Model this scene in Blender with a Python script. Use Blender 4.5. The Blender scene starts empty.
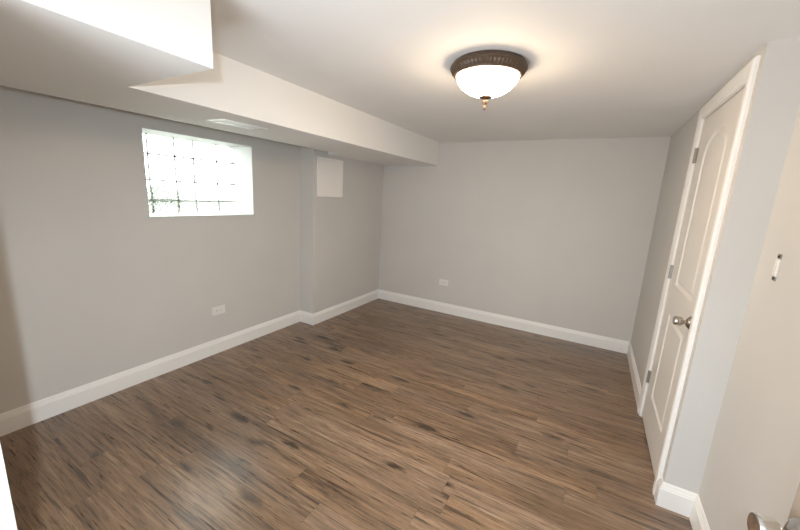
import bpy, bmesh, math, random
from mathutils import Vector, Matrix
random.seed(7)
S = bpy.context.scene
COL = S.collection
PI = math.pi

# ------------------------------------------------------------------ camera
CAM = (2.6287, -4.1346, 1.4859)
cd = bpy.data.cameras.new('camera')
cd.sensor_fit = 'HORIZONTAL'; cd.sensor_width = 36.0
cd.lens = 36.0 * 345.69 / 800.0
cd.clip_start = 0.02; cd.clip_end = 200
cam = bpy.data.objects.new('camera', cd); COL.objects.link(cam)
cam.matrix_world = (Matrix.Translation(CAM) @ Matrix.Rotation(0.5059, 4, 'Z')
                    @ Matrix.Rotation(1.374, 4, 'X') @ Matrix.Rotation(0.0542, 4, 'Z'))
S.camera = cam

# ------------------------------------------------------------------ sky, flash, exposure
wd = bpy.data.worlds.new('sky'); S.world = wd; wd.use_nodes = True
bg = wd.node_tree.nodes['Background']
bg.inputs['Color'].default_value = (1.0, 1.0, 0.99, 1); bg.inputs['Strength'].default_value = 7.5

# the camera's own flash, a little above and behind the lens
fl = bpy.data.lights.new('camera_flash', 'SPOT'); fl.energy = 104; fl.color = (0.80, 0.92, 1.0); fl.shadow_soft_size = 0.016
fl.spot_size = math.radians(126); fl.spot_blend = 1.0
flo = bpy.data.objects.new('camera_flash', fl); COL.objects.link(flo); flo.matrix_world = Matrix.Translation((2.650, -4.248, 1.580)) @ Matrix.Rotation(math.radians(43), 4, 'Z') @ Matrix.Rotation(math.radians(55), 4, 'X')
# added unseen fill light low behind the camera, brightening ceiling and soffit underside
hl = bpy.data.lights.new('hallway_fill', 'AREA'); hl.energy = 52; hl.color = (0.88, 0.94, 1.0)
hl.shape = 'RECTANGLE'; hl.size = 1.5; hl.size_y = 1.0
hlo = bpy.data.objects.new('hallway_fill', hl); COL.objects.link(hlo)
hlo.location = (1.95, -5.25, 0.22); hlo.rotation_euler = (math.radians(180 - 18), 0, 0)

S.view_settings.view_transform = 'Standard'; S.view_settings.look = 'None'
S.view_settings.exposure = 0.72; S.view_settings.gamma = 1.0; S.view_settings.use_curve_mapping = False
S.cycles.use_denoising = True
S.cycles.max_bounces = 12; S.cycles.diffuse_bounces = 7; S.cycles.transparent_max_bounces = 12
S.cycles.caustics_reflective = False; S.cycles.caustics_refractive = False

# ------------------------------------------------------------------ dimensions
W, EX, DL = 3.1155, 0.1362, 0.2011      # closet wall, its set-back, depth of the window wall behind the bump
YB, YR, YN = -1.351, -2.1235, -3.955    # bump end, closet corner, doorway wall
H, SO, ZS = 2.158, 0.803, 1.882         # ceiling, soffit side, soffit underside
XR, XL = W + EX, -DL
BH, BT = 0.132, 0.015                   # baseboard height, thickness
DY1, DY2, DH = -1.26, -1.993, 2.045     # closet door opening
CW = 0.082                              # casing width
WY0, WY1, WZ0, WZ1 = -2.8316, -1.9332, 1.2303, 1.862
XG = -0.45                              # face of the glass blocks

# ------------------------------------------------------------------ materials
def new_mat(name):
    m = bpy.data.materials.new(name); m.use_nodes = True
    return m, m.node_tree, m.node_tree.nodes, m.node_tree.links, m.node_tree.nodes['Principled BSDF']
def paint(name, col, rough=0.6, bump=0.03, scale=260.0, var=0.02, spec=0.3):
    m, t, N, L, b = new_mat(name)
    tc = N.new('ShaderNodeTexCoord')
    n = N.new('ShaderNodeTexNoise'); n.inputs['Scale'].default_value = scale; n.inputs['Detail'].default_value = 3
    L.new(tc.outputs['Object'], n.inputs['Vector'])
    n2 = N.new('ShaderNodeTexNoise'); n2.inputs['Scale'].default_value = 1.7; n2.inputs['Detail'].default_value = 2
    L.new(tc.outputs['Object'], n2.inputs['Vector'])
    r = N.new('ShaderNodeMapRange'); r.inputs['From Min'].default_value = .3; r.inputs['From Max'].default_value = .7
    r.inputs['To Min'].default_value = 1 - var; r.inputs['To Max'].default_value = 1 + var
    L.new(n2.outputs['Fac'], r.inputs['Value'])
    v = N.new('ShaderNodeVectorMath'); v.operation = 'SCALE'; v.inputs[0].default_value = col
    L.new(r.outputs['Result'], v.inputs['Scale']); L.new(v.outputs['Vector'], b.inputs['Base Color'])
    bp = N.new('ShaderNodeBump'); bp.inputs['Strength'].default_value = bump; bp.inputs['Distance'].default_value = 0.002
    L.new(n.outputs['Fac'], bp.inputs['Height']); L.new(bp.outputs['Normal'], b.inputs['Normal'])
    b.inputs['Roughness'].default_value = rough; b.inputs['Specular IOR Level'].default_value = spec
    return m
M_WALL = paint('wall_paint', (0.61, 0.595, 0.57), 0.62)
M_CEIL = paint('ceiling_paint', (0.80, 0.795, 0.78), 0.75)
M_TRIM = paint('trim_paint', (0.84, 0.83, 0.81), 0.35, 0.0, 40, 0.01, 0.45)
M_VENT = paint('vent_enamel', (0.93, 0.93, 0.93), 0.25, 0, 40, 0, 0.6)
M_REVEAL = paint('reveal_white', (0.6, 0.6, 0.585), 0.4, 0, 40, 0)
M_DOOR = paint('door_paint', (0.74, 0.715, 0.68), 0.42, 0.01, 90, 0.01, 0.4)
M_LEAFDOOR = paint('tan_door_paint', (0.36, 0.29, 0.23), 0.42, 0.01, 90, 0.01, 0.4)
M_PLASTIC = paint('white_plastic', (0.78, 0.76, 0.73), 0.3, 0.0, 40, 0.0, 0.5)
M_PANEL = paint('panel_white', (0.88, 0.85, 0.82), 0.4, 0.0, 40, 0.0, 0.4)
M_DARK = paint('dark_slot', (0.03, 0.028, 0.026), 0.6, 0, 40, 0)
M_CONC = paint('concrete', (0.42, 0.41, 0.39), 0.9, 0.2, 60, 0.08)
M_MORTAR = paint('mortar', (0.40, 0.40, 0.39), 0.8, 0.05, 150, 0.03)
M_SPACER = paint('joint_spacer', (0.10, 0.11, 0.10), 0.6, 0, 50, 0)
M_GRASS = paint('lawn', (0.062, 0.066, 0.056), 1.0, 0.4, 30, 0.2, 0.0)
M_LEAF = paint('leaf', (0.068, 0.105, 0.045), 0.7, 0.0, 30, 0.1)
M_BARK = paint('bark', (0.12, 0.08, 0.05), 0.9, 0.2, 60, 0.2)
def metal(name, col, rough=0.25):
    m, t, N, L, b = new_mat(name)
    tc = N.new('ShaderNodeTexCoord'); n = N.new('ShaderNodeTexNoise'); n.inputs['Scale'].default_value = 60
    L.new(tc.outputs['Object'], n.inputs['Vector'])
    r = N.new('ShaderNodeMapRange'); r.inputs['To Min'].default_value = rough * .8; r.inputs['To Max'].default_value = rough * 1.25
    L.new(n.outputs['Fac'], r.inputs['Value']); L.new(r.outputs['Result'], b.inputs['Roughness'])
    b.inputs['Base Color'].default_value = (*col, 1); b.inputs['Metallic'].default_value = 1
    return m
M_NICKEL = metal('satin_nickel', (0.52, 0.47, 0.42), 0.24)
M_CHROME = metal('bright_nickel', (0.75, 0.74, 0.72), 0.15)
M_HINGE = metal('hinge_nickel', (0.30, 0.285, 0.265), 0.42)
M_GALV = metal('galvanised', (0.55, 0.57, 0.62), 0.3)
M_BRONZE = paint('bronze_finish', (0.075, 0.046, 0.027), 0.42, 0.05, 120, 0.12, 0.5)
def emissive_glass(name, col, strength):
    m, t, N, L, b = new_mat(name)
    b.inputs['Base Color'].default_value = (0.85, 0.78, 0.66, 1); b.inputs['Roughness'].default_value = 0.25
    b.inputs['Emission Color'].default_value = (*col, 1); # the bulbs sit low in the bowl, so the glass is less bright towards its rim
    tc = N.new('ShaderNodeTexCoord'); sp = N.new('ShaderNodeSeparateXYZ'); L.new(tc.outputs['Object'], sp.inputs[0])
    r = N.new('ShaderNodeMapRange'); r.inputs['From Min'].default_value = -.056; r.inputs['From Max'].default_value = -.11
    r.inputs['To Min'].default_value = strength * .30; r.inputs['To Max'].default_value = strength
    L.new(sp.outputs['Z'], r.inputs['Value']); L.new(r.outputs['Result'], b.inputs['Emission Strength'])
    return m
M_DOME = emissive_glass('lit_frosted_glass', (1.0, 0.755, 0.51), 47.0)

def glass_block_mat(lo, hi):
    m, t, N, L, b = new_mat('glass_block'); N.remove(b)
    out = N['Material Output']
    tc = N.new('ShaderNodeTexCoord')
    sp = N.new('ShaderNodeSeparateXYZ'); L.new(tc.outputs['Object'], sp.inputs[0])
    def stripes(sign):
        a = N.new('ShaderNodeMath'); a.operation = 'MULTIPLY_ADD'; a.inputs[1].default_value = sign
        L.new(sp.outputs['Y'], a.inputs[0]); L.new(sp.outputs['Z'], a.inputs[2])
        s = N.new('ShaderNodeMath'); s.operation = 'MULTIPLY'; s.inputs[1].default_value = 2 * PI / 0.034
        L.new(a.outputs[0], s.inputs[0])
        c = N.new('ShaderNodeMath'); c.operation = 'SINE'; L.new(s.outputs[0], c.inputs[0])
        return c
    c1, c2 = stripes(-1.0), stripes(1.0)
    mx = N.new('ShaderNodeMath'); mx.operation = 'MULTIPLY_ADD'; mx.inputs[1].default_value = 0.35
    L.new(c2.outputs[0], mx.inputs[0]); L.new(c1.outputs[0], mx.inputs[2])
    r = N.new('ShaderNodeMapRange'); r.inputs['From Min'].default_value = -.6; r.inputs['From Max'].default_value = .6
    r.inputs['To Min'].default_value = lo; r.inputs['To Max'].default_value = hi
    L.new(mx.outputs[0], r.inputs['Value'])
    tr = N.new('ShaderNodeBsdfTransparent'); tr.inputs['Color'].default_value = (0.93, 0.96, 0.94, 1)
    tl = N.new('ShaderNodeBsdfTranslucent'); tl.inputs['Color'].default_value = (0.9, 0.94, 0.92, 1)
    gl = N.new('ShaderNodeBsdfGlossy'); gl.inputs['Roughness'].default_value = 0.12
    mix = N.new('ShaderNodeMixShader'); L.new(r.outputs['Result'], mix.inputs['Fac']); L.new(tr.outputs[0], mix.inputs[1]); L.new(tl.outputs[0], mix.inputs[2])
    m2 = N.new('ShaderNodeMixShader'); m2.inputs['Fac'].default_value = 0.04; L.new(mix.outputs[0], m2.inputs[1]); L.new(gl.outputs[0], m2.inputs[2])
    L.new(m2.outputs[0], out.inputs['Surface'])
    return m
M_GLASS = glass_block_mat(0.15, 0.32)
M_GLASS_CLEAR = glass_block_mat(0.0, 0.03)

def floor_mat():
    m, t, N, L, b = new_mat('vinyl_plank')
    PW, PL = 0.127, 1.22
    def math_(op, a, b_=None, c=None):
        n = N.new('ShaderNodeMath'); n.operation = op
        for i, v in enumerate((a, b_, c)):
            if v is None: continue
            if isinstance(v, (int, float)): n.inputs[i].default_value = v
            else: L.new(v, n.inputs[i])
        return n.outputs[0]
    tc = N.new('ShaderNodeTexCoord'); sp = N.new('ShaderNodeSeparateXYZ'); L.new(tc.outputs['Object'], sp.inputs[0])
    x, y = sp.outputs['X'], sp.outputs['Y']
    yr = math_('DIVIDE', y, PW); row = math_('FLOOR', yr); fy = math_('FRACT', yr)
    wn = N.new('ShaderNodeTexWhiteNoise'); wn.noise_dimensions = '1D'; L.new(row, wn.inputs['W'])
    xo = math_('ADD', math_('DIVIDE', x, PL), math_('MULTIPLY', wn.outputs['Value'], 7.31))
    colm = math_('FLOOR', xo); fx = math_('FRACT', xo)
    cid = N.new('ShaderNodeCombineXYZ'); L.new(row, cid.inputs[0]); L.new(colm, cid.inputs[1])
    wn2 = N.new('ShaderNodeTexWhiteNoise'); wn2.noise_dimensions = '3D'; L.new(cid.outputs[0], wn2.inputs['Vector'])
    pid = wn2.outputs['Value']
    # plank-local coordinates, shifted per plank
    def coords(sx, sy, seed):
        c = N.new('ShaderNodeCombineXYZ')
        L.new(math_('MULTIPLY_ADD', x, sx, math_('MULTIPLY', pid, 37.0 + seed)), c.inputs[0])
        L.new(math_('MULTIPLY_ADD', y, sy, math_('MULTIPLY', pid, 91.0)), c.inputs[1])
        L.new(math_('MULTIPLY', pid, 13.0), c.inputs[2])
        return c.outputs[0]
    def noise(vec, scale, detail, rough=.6, dist=0.0):
        n = N.new('ShaderNodeTexNoise'); n.inputs['Scale'].default_value = scale; n.inputs['Detail'].default_value = detail
        n.inputs['Roughness'].default_value = rough; n.inputs['Distortion'].default_value = dist
        L.new(vec, n.inputs['Vector']); return n.outputs['Fac']
    def remap(v, a, b_, c, d, smooth=True):
        n = N.new('ShaderNodeMapRange'); n.interpolation_type = 'SMOOTHSTEP' if smooth else 'LINEAR'
        for k, q in zip(('From Min', 'From Max', 'To Min', 'To Max'), (a, b_, c, d)): n.inputs[k].default_value = q
        L.new(v, n.inputs['Value']); return n.outputs['Result']
    fine = noise(coords(4.2, 105.0, 1), 1.0, 6, .7, .25)
    mid = noise(coords(1.7, 25.0, 2), 1.0, 5, .62, .9)
    broad = noise(coords(0.9, 7.0, 3), 1.0, 3, .5, .6)
    pores = noise(coords(9.0, 190.0, 4), 1.0, 2, .6)
    tone = math_('ADD', math_('MULTIPLY_ADD', fine, .72, -.36 + .535), math_('ADD', math_('MULTIPLY_ADD', mid, .65, -.325), math_('MULTIPLY_ADD', broad, .55, -.275)))
    tone = math_('ADD', tone, math_('MULTIPLY_ADD', pid, .07, -.035))
    ramp = N.new('ShaderNodeValToRGB'); L.new(tone, ramp.inputs['Fac'])
    e = ramp.color_ramp.elements
    e[0].position = .27; e[0].color = (0.068, 0.040, 0.024, 1)
    e[1].position = .82; e[1].color = (0.40, 0.272, 0.175, 1)
    k = e.new(.44); k.color = (0.165, 0.103, 0.062, 1)
    k = e.new(.60); k.color = (0.250, 0.159, 0.096, 1)
    # grey or red cast per plank
    hs = N.new('ShaderNodeHueSaturation'); L.new(ramp.outputs['Color'], hs.inputs['Color'])
    wn3 = N.new('ShaderNodeTexWhiteNoise'); wn3.noise_dimensions = '4D'; L.new(cid.outputs[0], wn3.inputs['Vector']); wn3.inputs['W'].default_value = 4.4
    L.new(remap(wn3.outputs['Value'], 0, 1, .94, 1.08, False), hs.inputs['Saturation'])
    # knots: stretched voronoi, only some cells
    vo = N.new('ShaderNodeTexVoronoi'); vo.inputs['Scale'].default_value = 1.0; L.new(coords(2.5, 9.5, 5), vo.inputs['Vector'])
    kn_noise = noise(coords(16.0, 60.0, 6), 1.0, 3)
    kd = math_('ADD', vo.outputs['Distance'], math_('MULTIPLY_ADD', kn_noise, .34, -.17))
    spc = N.new('ShaderNodeSeparateColor'); L.new(vo.outputs['Color'], spc.inputs['Color'])
    some = math_('GREATER_THAN', spc.outputs[0], .24)
    size = remap(spc.outputs[1], 0, 1, .15, .34, False)
    knot = math_('MULTIPLY', remap(math_('DIVIDE', kd, size), .30, 1.25, 1, 0), some)
    # long dark cracks along the grain
    crn = noise(coords(0.8, 13.0, 7), 1.0, 2, .45, .5)
    band = remap(math_('ABSOLUTE', math_('SUBTRACT', crn, .60)), 0, .016, 1, 0)
    cgate = remap(noise(coords(2.2, 5.0, 8), 1.0, 2), .50, .64, 0, 1)
    crack = math_('MULTIPLY', band, cgate)
    dark = math_('MAXIMUM', math_('MULTIPLY', knot, .92), math_('MULTIPLY', crack, .70))
    streak = remap(noise(coords(2.0, 44.0, 9), 1.0, 3, .5, .4), .575, .70, 0, 1)
    dark = math_('MAXIMUM', dark, math_('MULTIPLY', streak, .72))
    dark = math_('MAXIMUM', dark, math_('MULTIPLY', remap(pores, .56, .66, 0, 1), .50))
    # plank joints
    ey = math_('MINIMUM', fy, math_('SUBTRACT', 1.0, fy)); ex = math_('MINIMUM', fx, math_('SUBTRACT', 1.0, fx))
    jy = remap(ey, .004, .014, 1, 0); jx = remap(ex, .0006, .0018, 1, 0)
    joint = math_('MAXIMUM', jy, jx)
    mx = N.new('ShaderNodeMix'); mx.data_type = 'RGBA'; L.new(dark, mx.inputs['Factor'])
    L.new(hs.outputs['Color'], mx.inputs['A']); mx.inputs['B'].default_value = (0.026, 0.014, 0.008, 1)
    m2 = N.new('ShaderNodeMix'); m2.data_type = 'RGBA'; L.new(math_('MULTIPLY', joint, .30), m2.inputs['Factor'])
    L.new(mx.outputs['Result'], m2.inputs['A']); m2.inputs['B'].default_value = (0.03, 0.018, 0.012, 1)
    L.new(m2.outputs['Result'], b.inputs['Base Color'])
    L.new(remap(fine, .3, .7, .26, .33, False), b.inputs['Roughness'])
    b.inputs['Specular IOR Level'].default_value = 0.85
    hgt = math_('SUBTRACT', math_('MULTIPLY', fine, .5), math_('MULTIPLY', joint, 1.0))
    bp = N.new('ShaderNodeBump'); bp.inputs['Strength'].default_value = .12; bp.inputs['Distance'].default_value = .002
    L.new(hgt, bp.inputs['Height']); L.new(bp.outputs['Normal'], b.inputs['Normal'])
    return m
M_FLOOR = floor_mat()

# ------------------------------------------------------------------ mesh helpers
def box(bm, x0, x1, y0, y1, z0, z1, bevel=0.0):
    r = bmesh.ops.create_cube(bm, size=1.0)
    vs = r['verts']
    bmesh.ops.scale(bm, vec=(x1 - x0, y1 - y0, z1 - z0), verts=vs)
    bmesh.ops.translate(bm, vec=((x0 + x1) / 2, (y0 + y1) / 2, (z0 + z1) / 2), verts=vs)
    if bevel > 0:
        es = {e for v in vs for e in v.link_edges}
        bmesh.ops.bevel(bm, geom=list(es), offset=bevel, segments=2, affect='EDGES', profile=0.5)
def lathe(bm, prof, mat4, n=48, radial=None):
    """prof: (radius, height) pairs; turned about local Z, placed by mat4"""
    rings = []
    for r, h in prof:
        if r < 1e-6:
            rings.append([bm.verts.new(mat4 @ Vector((0, 0, h)))])
        else:
            ring = []
            for i in range(n):
                a = 2 * PI * i / n
                rr = r * (radial(i, h) if radial else 1)
                ring.append(bm.verts.new(mat4 @ Vector((rr * math.cos(a), rr * math.sin(a), h))))
            rings.append(ring)
    for A, B in zip(rings, rings[1:]):
        for i in range(n):
            j = (i + 1) % n
            if len(A) == 1 and len(B) == 1: continue
            if len(A) == 1: bm.faces.new((A[0], B[i], B[j]))
            elif len(B) == 1: bm.faces.new((A[i], A[j], B[0]))
            else: bm.faces.new((A[i], A[j], B[j], B[i]))
def sweep(bm, path, prof, closed_ends=True):
    """mitred sweep in plan: path of (x, y), prof of (out, z); 'out' is to the LEFT of the path direction"""
    P = [Vector(p) for p in path]; cols = []
    for i, p in enumerate(P):
        d0 = (P[i] - P[i - 1]).normalized() if i else None
        d1 = (P[i + 1] - P[i]).normalized() if i < len(P) - 1 else None
        n0 = Vector((-d0.y, d0.x)) if d0 else None; n1 = Vector((-d1.y, d1.x)) if d1 else None
        if n0 is None: m = n1
        elif n1 is None: m = n0
        else:
            m = n0 + n1; m = m / (m.dot(n0))
        cols.append([bm.verts.new((p.x + m.x * o, p.y + m.y * o, z)) for o, z in prof])
    k = len(prof)
    for A, B in zip(cols, cols[1:]):
        for i in range(k):
            j = (i + 1) % k
            bm.faces.new((A[i], B[i], B[j], A[j]))
    bm.faces.new(cols[0][::-1]); bm.faces.new(cols[-1])
def link(name, bm, mat, parent=None, smooth=False, loc=None):
    bmesh.ops.recalc_face_normals(bm, faces=bm.faces)
    me = bpy.data.meshes.new(name); bm.to_mesh(me); bm.free()
    for m in (mat if isinstance(mat, (list, tuple)) else [mat]): me.materials.append(m)
    if smooth:
        for p in me.polygons: p.use_smooth = True
        me.set_sharp_from_angle(angle=math.radians(38))
    o = bpy.data.objects.new(name, me); COL.objects.link(o)
    if parent is not None: o.parent = parent
    return o
def B(): return bmesh.new()
def struct(o, label, cat):
    o['kind'] = 'structure'; o['label'] = label; o['category'] = cat
    return o
def empty(name, loc, label, cat, kind=None, group=None, rz=0.0):
    o = bpy.data.objects.new(name, None); COL.objects.link(o); o.location = loc; o.rotation_euler.z = rz
    o.empty_display_size = .05
    o['label'] = label; o['category'] = cat
    if kind: o['kind'] = kind
    if group: o['group'] = group
    return o
def boxes(name, lst, mat, parent=None):
    bm = B()
    for b in lst: box(bm, *b)
    return link(name, bm, mat, parent)

# ------------------------------------------------------------------ the shell
HY, HX0 = -5.75, 0.9                    # hallway behind the camera
o = boxes('floor', [(-.6, XR + .12, HY - .1, .12, -.08, 0)], M_FLOOR)
struct(o, 'brown wood-look plank floor with dark knots and a pale glossy patch', 'floor')
o = boxes('ceiling', [(-.6, XR + .12, HY - .1, .12, H, H + .08)], M_CEIL)
struct(o, 'flat off-white ceiling around the dome lamp', 'ceiling')
o = boxes('wall_left', [(XL - .34, XL, YN - .12, WY0, 0, H), (XL - .34, XL, WY1, .1, 0, H),
                        (XL - .34, XL, WY0, WY1, 0, WZ0), (XL - .34, XL, WY0, WY1, WZ1, H),
                        (XL, 0, YB, 0, 0, H)], M_WALL)
struct(o, 'grey painted wall with the glass block window and a shallow chase', 'wall')
o = boxes('wall_back', [(XL, XR + .1, 0, .1, 0, H)], M_WALL)
struct(o, 'plain grey painted wall at the far end', 'wall')
o = boxes('wall_right', [(W, W + .1, DY1, 0, 0, H), (W, W + .1, YR, DY2, 0, H), (W, W + .1, DY2, DY1, DH, H),
                         (W + .1, XR + .1, YR, YR + .1, 0, H), (XR, XR + .1, YN - .12, YR, 0, H),
                         (W + .16, XR + .1, YR + .1, 0, 0, H)], M_WALL)
struct(o, 'grey wall of the closet and its set-back beside the camera', 'wall')
o = boxes('wall_front', [(XL, 1.445, YN - .115, YN, 0, H), (3.155, XR, YN - .115, YN, 0, H), (1.445, 3.155, YN - .115, YN, 2.06, H)], M_WALL)
struct(o, 'wall with the doorway the room is seen from', 'wall')
o = boxes('wall_hallway', [(HX0 - .1, HX0, HY, YN - .115, 0, H), (XR, XR + .1, HY, YN - .12, 0, H), (HX0 - .1, XR + .1, HY - .1, HY, 0, H)], M_WALL)
struct(o, 'grey walls of the hallway outside the doorway', 'wall')

# dropped soffit: side board, underside board that stops short of the window wall, closed end, wide near part
bm = B()
box(bm, SO - .03, SO, YN, -.001, ZS, H)
box(bm, 0.19, SO - .03, YN, -1.13, ZS, ZS + .025)
box(bm, 0.0, SO - .03, -1.13, -.001, ZS, ZS + .05)
o = link('ceiling_soffit', bm, M_CEIL)
struct(o, 'long off-white boxed soffit running above the window wall', 'soffit')
bm = B(); box(bm, SO, 1.404, YN, -3.329, ZS, H)
o = link('ceiling_bulkhead', bm, M_CEIL)
struct(o, 'bright white boxed bulkhead corner nearest the camera, top left', 'bulkhead')

# jamb and casing at the left of the doorway
bm = B(); box(bm, 1.443, 1.475, -4.088, -3.988, 0, 2.06, .003)
box(bm, 1.395, 1.475, -4.088, -4.07, 0, 2.06, .002)
o = link('trim_1', bm, M_TRIM)
struct(o, 'white doorway jamb at the lower left edge of the picture', 'door jamb')

# baseboards
BASE = [(0, 0), (BT, 0), (BT, .098), (BT - .003, .102), (BT - .003, .108), (BT - .007, .116), (BT - .008, .123), (BT - .011, BH - .002), (BT - .0125, BH), (0, BH)]
def baseboard(name, path, label):
    bm = B(); sweep(bm, path, BASE); o = link(name, bm, M_TRIM)
    return struct(o, label, 'baseboard')
baseboard('baseboard_left', [(XL, YB), (XL, YN)], 'white baseboard under the glass block window')
baseboard('baseboard_chase', [(0, 0), (0, YB), (XL + BT, YB)], 'white baseboard stepping around the shallow wall chase')
baseboard('baseboard_back', [(W - BT, 0), (BT, 0)], 'white baseboard along the far wall')
baseboard('baseboard_right', [(W, DY1 + CW), (W, 0)], 'short white baseboard between far corner and closet door')
baseboard('baseboard_closet', [(XR, -3.05), (XR, YR), (W, YR), (W, DY2 - CW)], 'white baseboard wrapping the closet corner at lower right')

# ------------------------------------------------------------------ window of glass blocks
win = empty('window_1', (XG, (WY0 + WY1) / 2, WZ0), 'glass block window glowing white, green at its lower left', 'window', 'structure')
wo = Vector(win.location)
def rel(o, root):
    o.matrix_parent_inverse = Matrix.Translation(-Vector(root.location)); return o
rv = .008
bm = B()
box(bm, XG - .08, XL + .002, WY0, WY0 + rv, WZ0, WZ1); box(bm, XG - .08, XL + .002, WY1 - rv, WY1, WZ0, WZ1)
box(bm, XG - .08, XL + .002, WY0 + rv, WY1 - rv, WZ1 - rv, WZ1)
rel(link('window_reveal', bm, M_REVEAL, win), win)
bm = B(); box(bm, XG - .08, XL + .006, WY0 + rv, WY1 - rv, WZ0, WZ0 + .012, .002)
rel(link('window_sill', bm, M_REVEAL, win), win)
ys = [WY0 + rv, -2.680, -2.482, -2.328, -2.118, WY1 - rv]
zs = [WZ0 + .012, 1.350, 1.507, 1.706, WZ1 - rv]
g = .004; gh = .0062
bm = B()
for i in range(5):
    for j in range(4):
        box(bm, XG - .074, XG, ys[i] + g, ys[i + 1] - g, zs[j] + gh, zs[j + 1] - gh, .005)
bm.normal_update()
for f in bm.faces:
    f.material_index = 0 if f.calc_center_median().x > XG - .0005 else 1
rel(link('glass_blocks', bm, [M_GLASS, M_GLASS_CLEAR], win), win)
bm = B()
for y in ys[1:-1]: box(bm, XG - .016, XG - .003, y - g, y + g, zs[0], zs[-1])
for z in zs[1:-1]: box(bm, XG - .016, XG - .003, ys[0], ys[-1], z - gh, z + gh)
rel(link('mortar_grid', bm, M_MORTAR, win), win)
bm = B()
for y in ys[1:-1]:
    for z in zs[1:-1]:
        lathe(bm, [(0, 0), (.0055, 0), (.0055, .006), (0, .0075)], Matrix.Translation((XG - .004, y, z)) @ Matrix.Rotation(PI / 2, 4, 'Y'), 12)
rel(link('joint_spacers', bm, M_SPACER, win), win)

# what the window looks out on
bm = B(); box(bm, -7.6, XL - .36, -9, 10, .95, 1.03)
o = link('ground_outside', bm, M_GRASS); struct(o, 'pale green lawn seen through the lowest glass blocks', 'lawn')
def bush(loc, r, h, label, seed, n=900):
    root = empty('garden_shrub', loc, label, 'shrub')
    rnd = random.Random(seed)
    bm = B()
    for k in range(7):
        a = 2 * PI * k / 7; tip = Vector((math.cos(a) * r * .6, math.sin(a) * r * .6, h * .75))
        m = tip.to_track_quat('Z', 'Y').to_matrix().to_4x4()
        lathe(bm, [(.014, 0), (.010, tip.length * .5), (.004, tip.length)], m, 8)
    link('stem', bm, M_BARK, root)
    bm = B()
    for k in range(n):
        a = rnd.uniform(0, 2 * PI); u = rnd.uniform(-.75, 1); q = rnd.uniform(.55, 1) ** .5
        c = Vector((math.cos(a) * r * q * math.sqrt(1 - u * u), math.sin(a) * r * q * math.sqrt(1 - u * u), h * .55 + u * h * .45 * q))
        d = Vector((rnd.uniform(-1, 1), rnd.uniform(-1, 1), rnd.uniform(-.3, 1))).normalized()
        s = d.cross(Vector((rnd.random(), rnd.random(), 1))).normalized()
        nn = d.cross(s); l, w = rnd.uniform(.05, .08), .022
        v = [bm.verts.new(p) for p in (c, c + d * l * .5 + s * w + nn * .008, c + d * l, c + d * l * .5 - s * w + nn * .008)]
        bm.faces.new(v)
    link('foliage', bm, M_LEAF, root)
bush((-1.75, -1.96, 1.03), .17, .42, 'green shrub blurred behind the lower left glass blocks', 3)

# ------------------------------------------------------------------ closet door
door = empty('door_1', (W, DY1, 0), 'white two-panel arched closet door with nickel knob', 'door', 'structure')
def outline(y0, y1, z0, z1, arch):
    """counter-clockwise outline in the (y, z) plane"""
    p = [(y0, z0), (y1, z0)]
    if arch <= 0: return p + [(y1, z1), (y0, z1)]
    p.append((y1, z1 - arch))
    n = 28; yc, hw = (y0 + y1) / 2, (y1 - y0) / 2
    for i in range(1, n):
        tt = i / n; yy = y1 - (y1 - y0) * tt
        u = (yy - yc) / hw
        s = max(0.0, 1 - abs(u) ** 2.3) ** .55      # rounded arch
        p.append((yy, z1 - arch + arch * s))
    p.append((y0, z1 - arch))
    return p
def inset(poly, d):
    n = len(poly); out = []
    for i in range(n):
        a, b, c = Vector(poly[i - 1]), Vector(poly[i]), Vector(poly[(i + 1) % n])
        e0, e1 = (b - a).normalized(), (c - b).normalized()
        n0, n1 = Vector((-e0.y, e0.x)), Vector((-e1.y, e1.x))
        m = n0 + n1; m = m / max(m.dot(n0), .35)
        q = b + m * d; out.append((q.x, q.y))
    return out
def panel_door(root, xf, sgn, y0, y1, z0, z1, th, panels, mat, world=True):
    """slab with recessed-and-raised panels on the face at x = xf; the room is on the side of -sgn"""
    bm = B()
    rect = [(y0, z0), (y1, z0), (y1, z1), (y0, z1)]
    edges = []
    loops = []
    for poly in [rect] + panels:
        vs = [bm.verts.new((xf, a, c)) for a, c in poly]; loops.append(vs)
        for i in range(len(vs)): edges.append(bm.edges.new((vs[i], vs[(i + 1) % len(vs)])))
    bmesh.ops.triangle_fill(bm, use_beauty=True, use_dissolve=False, edges=edges)
    back = [bm.verts.new((xf + sgn * th, a, c)) for a, c in rect]
    f = loops[0]
    for i in range(4):
        j = (i + 1) % 4
        bm.faces.new((f[i], f[j], back[j], back[i]))
    bm.faces.new(back)
    o = link('door_slab', bm, mat, root)
    if world: rel(o, root)
    for poly in panels:
        bm = B()
        steps = [(0, 0), (.006, .006), (.014, .010), (.020, .010), (.040, .0015)]
        rings = []
        for d, dep in steps:
            rings.append([bm.verts.new((xf + sgn * dep, a, c)) for a, c in inset(poly, d)])
        for A, C in zip(rings, rings[1:]):
            for i in range(len(A)):
                j = (i + 1) % len(A); bm.faces.new((A[i], A[j], C[j], C[i]))
        bm.faces.new(rings[-1])
        o = link('door_panel', bm, mat, root)
        if world: rel(o, root)
panel_door(door, W + .003, 1, DY2 + .003, DY1 - .003, .012, DH - .003, .035,
           [outline(-1.858, -1.425, 1.025, 1.925, .125), outline(-1.858, -1.425, .245, .84, 0)], M_DOOR)
# jamb behind the slab and the closed back
bm = B()
box(bm, W + .045, W + .16, DY2 - .0, DY1, 0, DH)
rel(link('door_stop', bm, M_TRIM, door), door)
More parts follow.
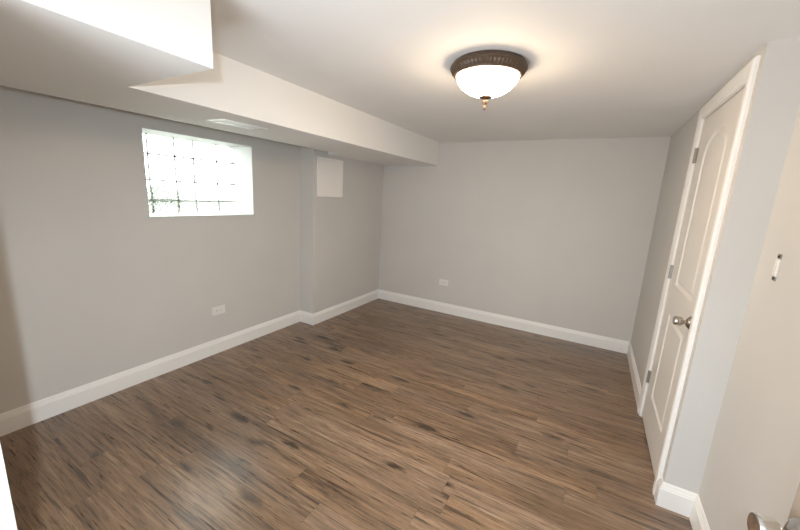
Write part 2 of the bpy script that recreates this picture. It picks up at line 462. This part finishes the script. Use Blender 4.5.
# casing: mitred frame swept round the opening, profile (across, out)
bm = B()
CP = [(0.004, 0), (0.004, .009), (.012, .012), (.020, .012), (.026, .015), (.058, .019), (.070, .019), (CW - .004, .016), (CW, .010), (CW, 0)]
pts = [((DY1, 0), (1, 0)), ((DY1, DH), (1, 1)), ((DY2, DH), (-1, 1)), ((DY2, 0), (-1, 0))]
cols = []
for (yy, zz), (my, mz) in pts:
    cols.append([bm.verts.new((W - o_, yy + my * a, zz + mz * a)) for a, o_ in CP])
for A, C in zip(cols, cols[1:]):
    for i in range(len(CP)):
        j = (i + 1) % len(CP); bm.faces.new((A[i], C[i], C[j], A[j]))
bm.faces.new(cols[0]); bm.faces.new(cols[-1][::-1])
rel(link('door_casing', bm, M_TRIM, door), door)
# knob: flared rosette, neck and barrel-shaped grip
def knob(root, p, mat, k=1.0, world=True):
    m4 = Matrix.Translation(p) @ Matrix.Rotation(-PI / 2, 4, 'Y')
    r_ = B(); lathe(r_, [(0, 0), (.0335 * k, 0), (.034 * k, .002), (.032 * k, .006), (.025 * k, .012), (.016 * k, .018), (.0115 * k, .020), (0, .020)], m4)
    a = link('knob_rosette', r_, mat, root, True)
    r_ = B(); lathe(r_, [(0, .014), (.0105 * k, .014), (.0095 * k, .024), (.012 * k, .030), (.0195 * k, .034), (.0225 * k, .039), (.0232 * k, .050), (.0228 * k, .062), (.021 * k, .0675), (.018 * k, .069), (0, .0695)], m4)
    b = link('door_knob', r_, mat, root, True)
    if world: rel(a, root); rel(b, root)
knob(door, Vector((W + .003, -1.937, .931)), M_NICKEL)
for z in (.318, 1.085, 1.832):
    bm = B()
    box(bm, W - .0065, W + .004, DY1 - .010, DY1 + .008, z - .044, z + .044, .001)
    lathe(bm, [(0, -.046), (.004, -.046), (.0065, -.044), (.0065, .044), (.004, .046), (0, .046)], Matrix.Translation((W - .0085, DY1 + .001, z)), 16)
    for q in (-.03, 0, .03):
        lathe(bm, [(0, 0), (.0035, 0), (.002, .0012), (0, .0012)], Matrix.Translation((W - .0065, DY1 - .006, z + q)) @ Matrix.Rotation(-PI / 2, 4, 'Y'), 10)
    rel(link('door_hinge', bm, M_HINGE, door), door)

# entry door leaf, swung open beside the camera
leaf = empty('door_2', (3.115, -4.03, 0), 'open tan entry door at lower right edge, its bright round knob in view', 'door', 'structure', None, math.radians(5.0))
LW = .80                               # built in the leaf's own frame: Y from hinge to latch, room face at X = 0
panel_door(leaf, 0, 1, 0, LW, .012, 2.03, .035, [outline(.115, LW - .115, 1.025, 1.90, .125), outline(.115, LW - .115, .245, .84, 0)], M_LEAFDOOR, False)
knob(leaf, Vector((0, LW - .045, .888)), M_CHROME, 1.12, False)
bm = B(); box(bm, .004, .031, LW - .001, LW + .0015, .858, .918, .0005)
link('latch_plate', bm, M_CHROME, leaf)

# ------------------------------------------------------------------ ceiling lamp
LX, LY = 2.047, -2.280
lamp = empty('ceiling_lamp', (LX, LY, H), 'round bronze flush ceiling lamp with glowing frosted dome', 'lamp')
bm = B()
def flute(i, h): return 1.0 if h > -.033 or h < -.054 else 1 + (.010 if i % 2 else -.010)
lathe(bm, [(0, 0), (.174, 0), (.177, -.004), (.181, -.012), (.188, -.018), (.190, -.022), (.190, -.027), (.186, -.031), (.183, -.034), (.179, -.044), (.171, -.053), (.168, -.057), (.165, -.062), (.156, -.062), (.156, -.05), (0, -.045)],
      Matrix.Identity(4), 120, flute)
link('lamp_pan', bm, M_BRONZE, lamp, False)
bm = B()
prof = []
for i in range(17):
    a = i / 16 * PI / 2
    prof.append((.156 * math.cos(a) if i < 16 else 0, -.056 - .098 * math.sin(a) ** 1.15))
lathe(bm, prof, Matrix.Identity(4), 64)
link('lamp_dome', bm, M_DOME, lamp, True)
bm = B()
lathe(bm, [(0, -.148), (.012, -.148), (.029, -.152), (.032, -.155), (.031, -.158), (.018, -.163), (.013, -.168), (.015, -.174), (.0145, -.181), (.008, -.190), (.0055, -.196), (.007, -.201), (.0045, -.211), (0, -.220)], Matrix.Identity(4), 32)
link('lamp_finial', bm, M_BRONZE, lamp, True)

# ------------------------------------------------------------------ register in the soffit
vx0, vx1, vy0, vy1 = .452, .612, -2.765, -2.440
vent = empty('air_vent', ((vx0 + vx1) / 2, (vy0 + vy1) / 2, ZS), 'white louvred air vent set in the soffit above the window', 'vent')
bm = B(); fw = .022
for b_ in ((vx0, vx1, vy0, vy0 + fw), (vx0, vx1, vy1 - fw, vy1), (vx0, vx0 + fw, vy0 + fw, vy1 - fw), (vx1 - fw, vx1, vy0 + fw, vy1 - fw)):
    box(bm, *b_, ZS - .003, ZS, .0008)
rel(link('vent_frame', bm, M_VENT, vent), vent)
bm = B(); box(bm, vx0 + fw, vx1 - fw, vy0 + fw, vy1 - fw, ZS - .0012, ZS)
rel(link('vent_backing', bm, M_DARK, vent), vent)
n = 3; x0, x1 = vx0 + fw, vx1 - fw
for i in range(n):
    bm = B(); xc = x0 + (i + .5) * (x1 - x0) / n
    box(bm, -.012, .012, vy0 + fw, vy1 - fw, -.0006, .0006)
    bmesh.ops.rotate(bm, verts=bm.verts, cent=(0, 0, 0), matrix=Matrix.Rotation(math.radians(-2), 3, 'Y'))
    bmesh.ops.translate(bm, verts=bm.verts, vec=(xc, 0, ZS - .0024))
    rel(link('vent_slat', bm, M_VENT, vent), vent)

# ------------------------------------------------------------------ access panel on the chase
py0, py1, pz0, pz1 = -1.300, -.880, 1.434, 1.846
acc = empty('access_panel', (0, (py0 + py1) / 2, pz0), 'square white access panel under the soffit near the corner', 'access panel')
bm = B(); fw = .022
for b_ in ((py0, py1, pz0, pz0 + fw), (py0, py1, pz1 - fw, pz1), (py0, py0 + fw, pz0 + fw, pz1 - fw), (py1 - fw, py1, pz0 + fw, pz1 - fw)):
    box(bm, 0, .011, *b_, .002)
rel(link('panel_frame', bm, M_PANEL, acc), acc)
bm = B(); box(bm, 0, .008, py0 + fw + .001, py1 - fw - .001, pz0 + fw + .001, pz1 - fw - .001, .001)
rel(link('panel_door', bm, M_PANEL, acc), acc)

# ------------------------------------------------------------------ power outlets, mounted sideways
def outlet(loc, rz, label):
    """built in a frame where X runs along the wall, -Y into the room"""
    t = empty('power_outlet', loc, label, 'outlet', group='sideways power outlets', rz=rz)
    bm = B(); box(bm, -.062, .062, -.006, 0, -.039, .039, .003); link('cover_plate', bm, M_PLASTIC, t)
    for sx in (-.0215, .0215):
        bm = B(); box(bm, sx - .0145, sx + .0145, -.0085, -.005, -.0175, .0175, .004)
        r = link('socket', bm, M_PLASTIC, t)
        bm = B()
        box(bm, sx - .007, sx + .001, -.0089, -.008, .0055, .0075); box(bm, sx - .006, sx + .001, -.0089, -.008, -.0075, -.0055)
        box(bm, sx + .006, sx + .010, -.0089, -.008, -.002, .002)
        link('socket_slots', bm, M_DARK, r)
    bm = B(); lathe(bm, [(0, 0), (.003, 0), (.002, .0012), (0, .0012)], Matrix.Translation((0, -.006, 0)) @ Matrix.Rotation(PI / 2, 4, 'X'), 12)
    link('plate_screw', bm, M_HINGE, t)
outlet((XL, -2.336, .397), PI / 2, 'white sideways power outlet low on the window wall')
outlet((1.006, 0, .408), 0, 'white sideways power outlet low on the far wall')

# ------------------------------------------------------------------ uncovered light switch on the near right wall
sw = empty('light_switch', (XR, -2.300, 1.295), 'narrow white light switch without cover plate beside the closet wall', 'light switch')
bm = B(); box(bm, -.0045, 0, -.0165, .0165, -.034, .034, .001); link('switch_body', bm, M_PLASTIC, sw)
bm = B(); box(bm, -.0075, -.004, -.011, .011, -.024, .024, .001); link('switch_rocker', bm, M_PLASTIC, sw)
for s in (-1, 1):
    bm = B(); z0, z1 = sorted((s * .034, s * .051)); box(bm, -.003, 0, -.015, .015, z0, z1, .0008)
    y_ = link('mounting_ear', bm, M_HINGE, sw)
    bm = B(); lathe(bm, [(0, 0), (.004, 0), (.003, .003), (0, .003)], Matrix.Translation((-.003, 0, s * .0425)) @ Matrix.Rotation(-PI / 2, 4, 'Y'), 12)
    link('mounting_screw', bm, M_DARK, y_)
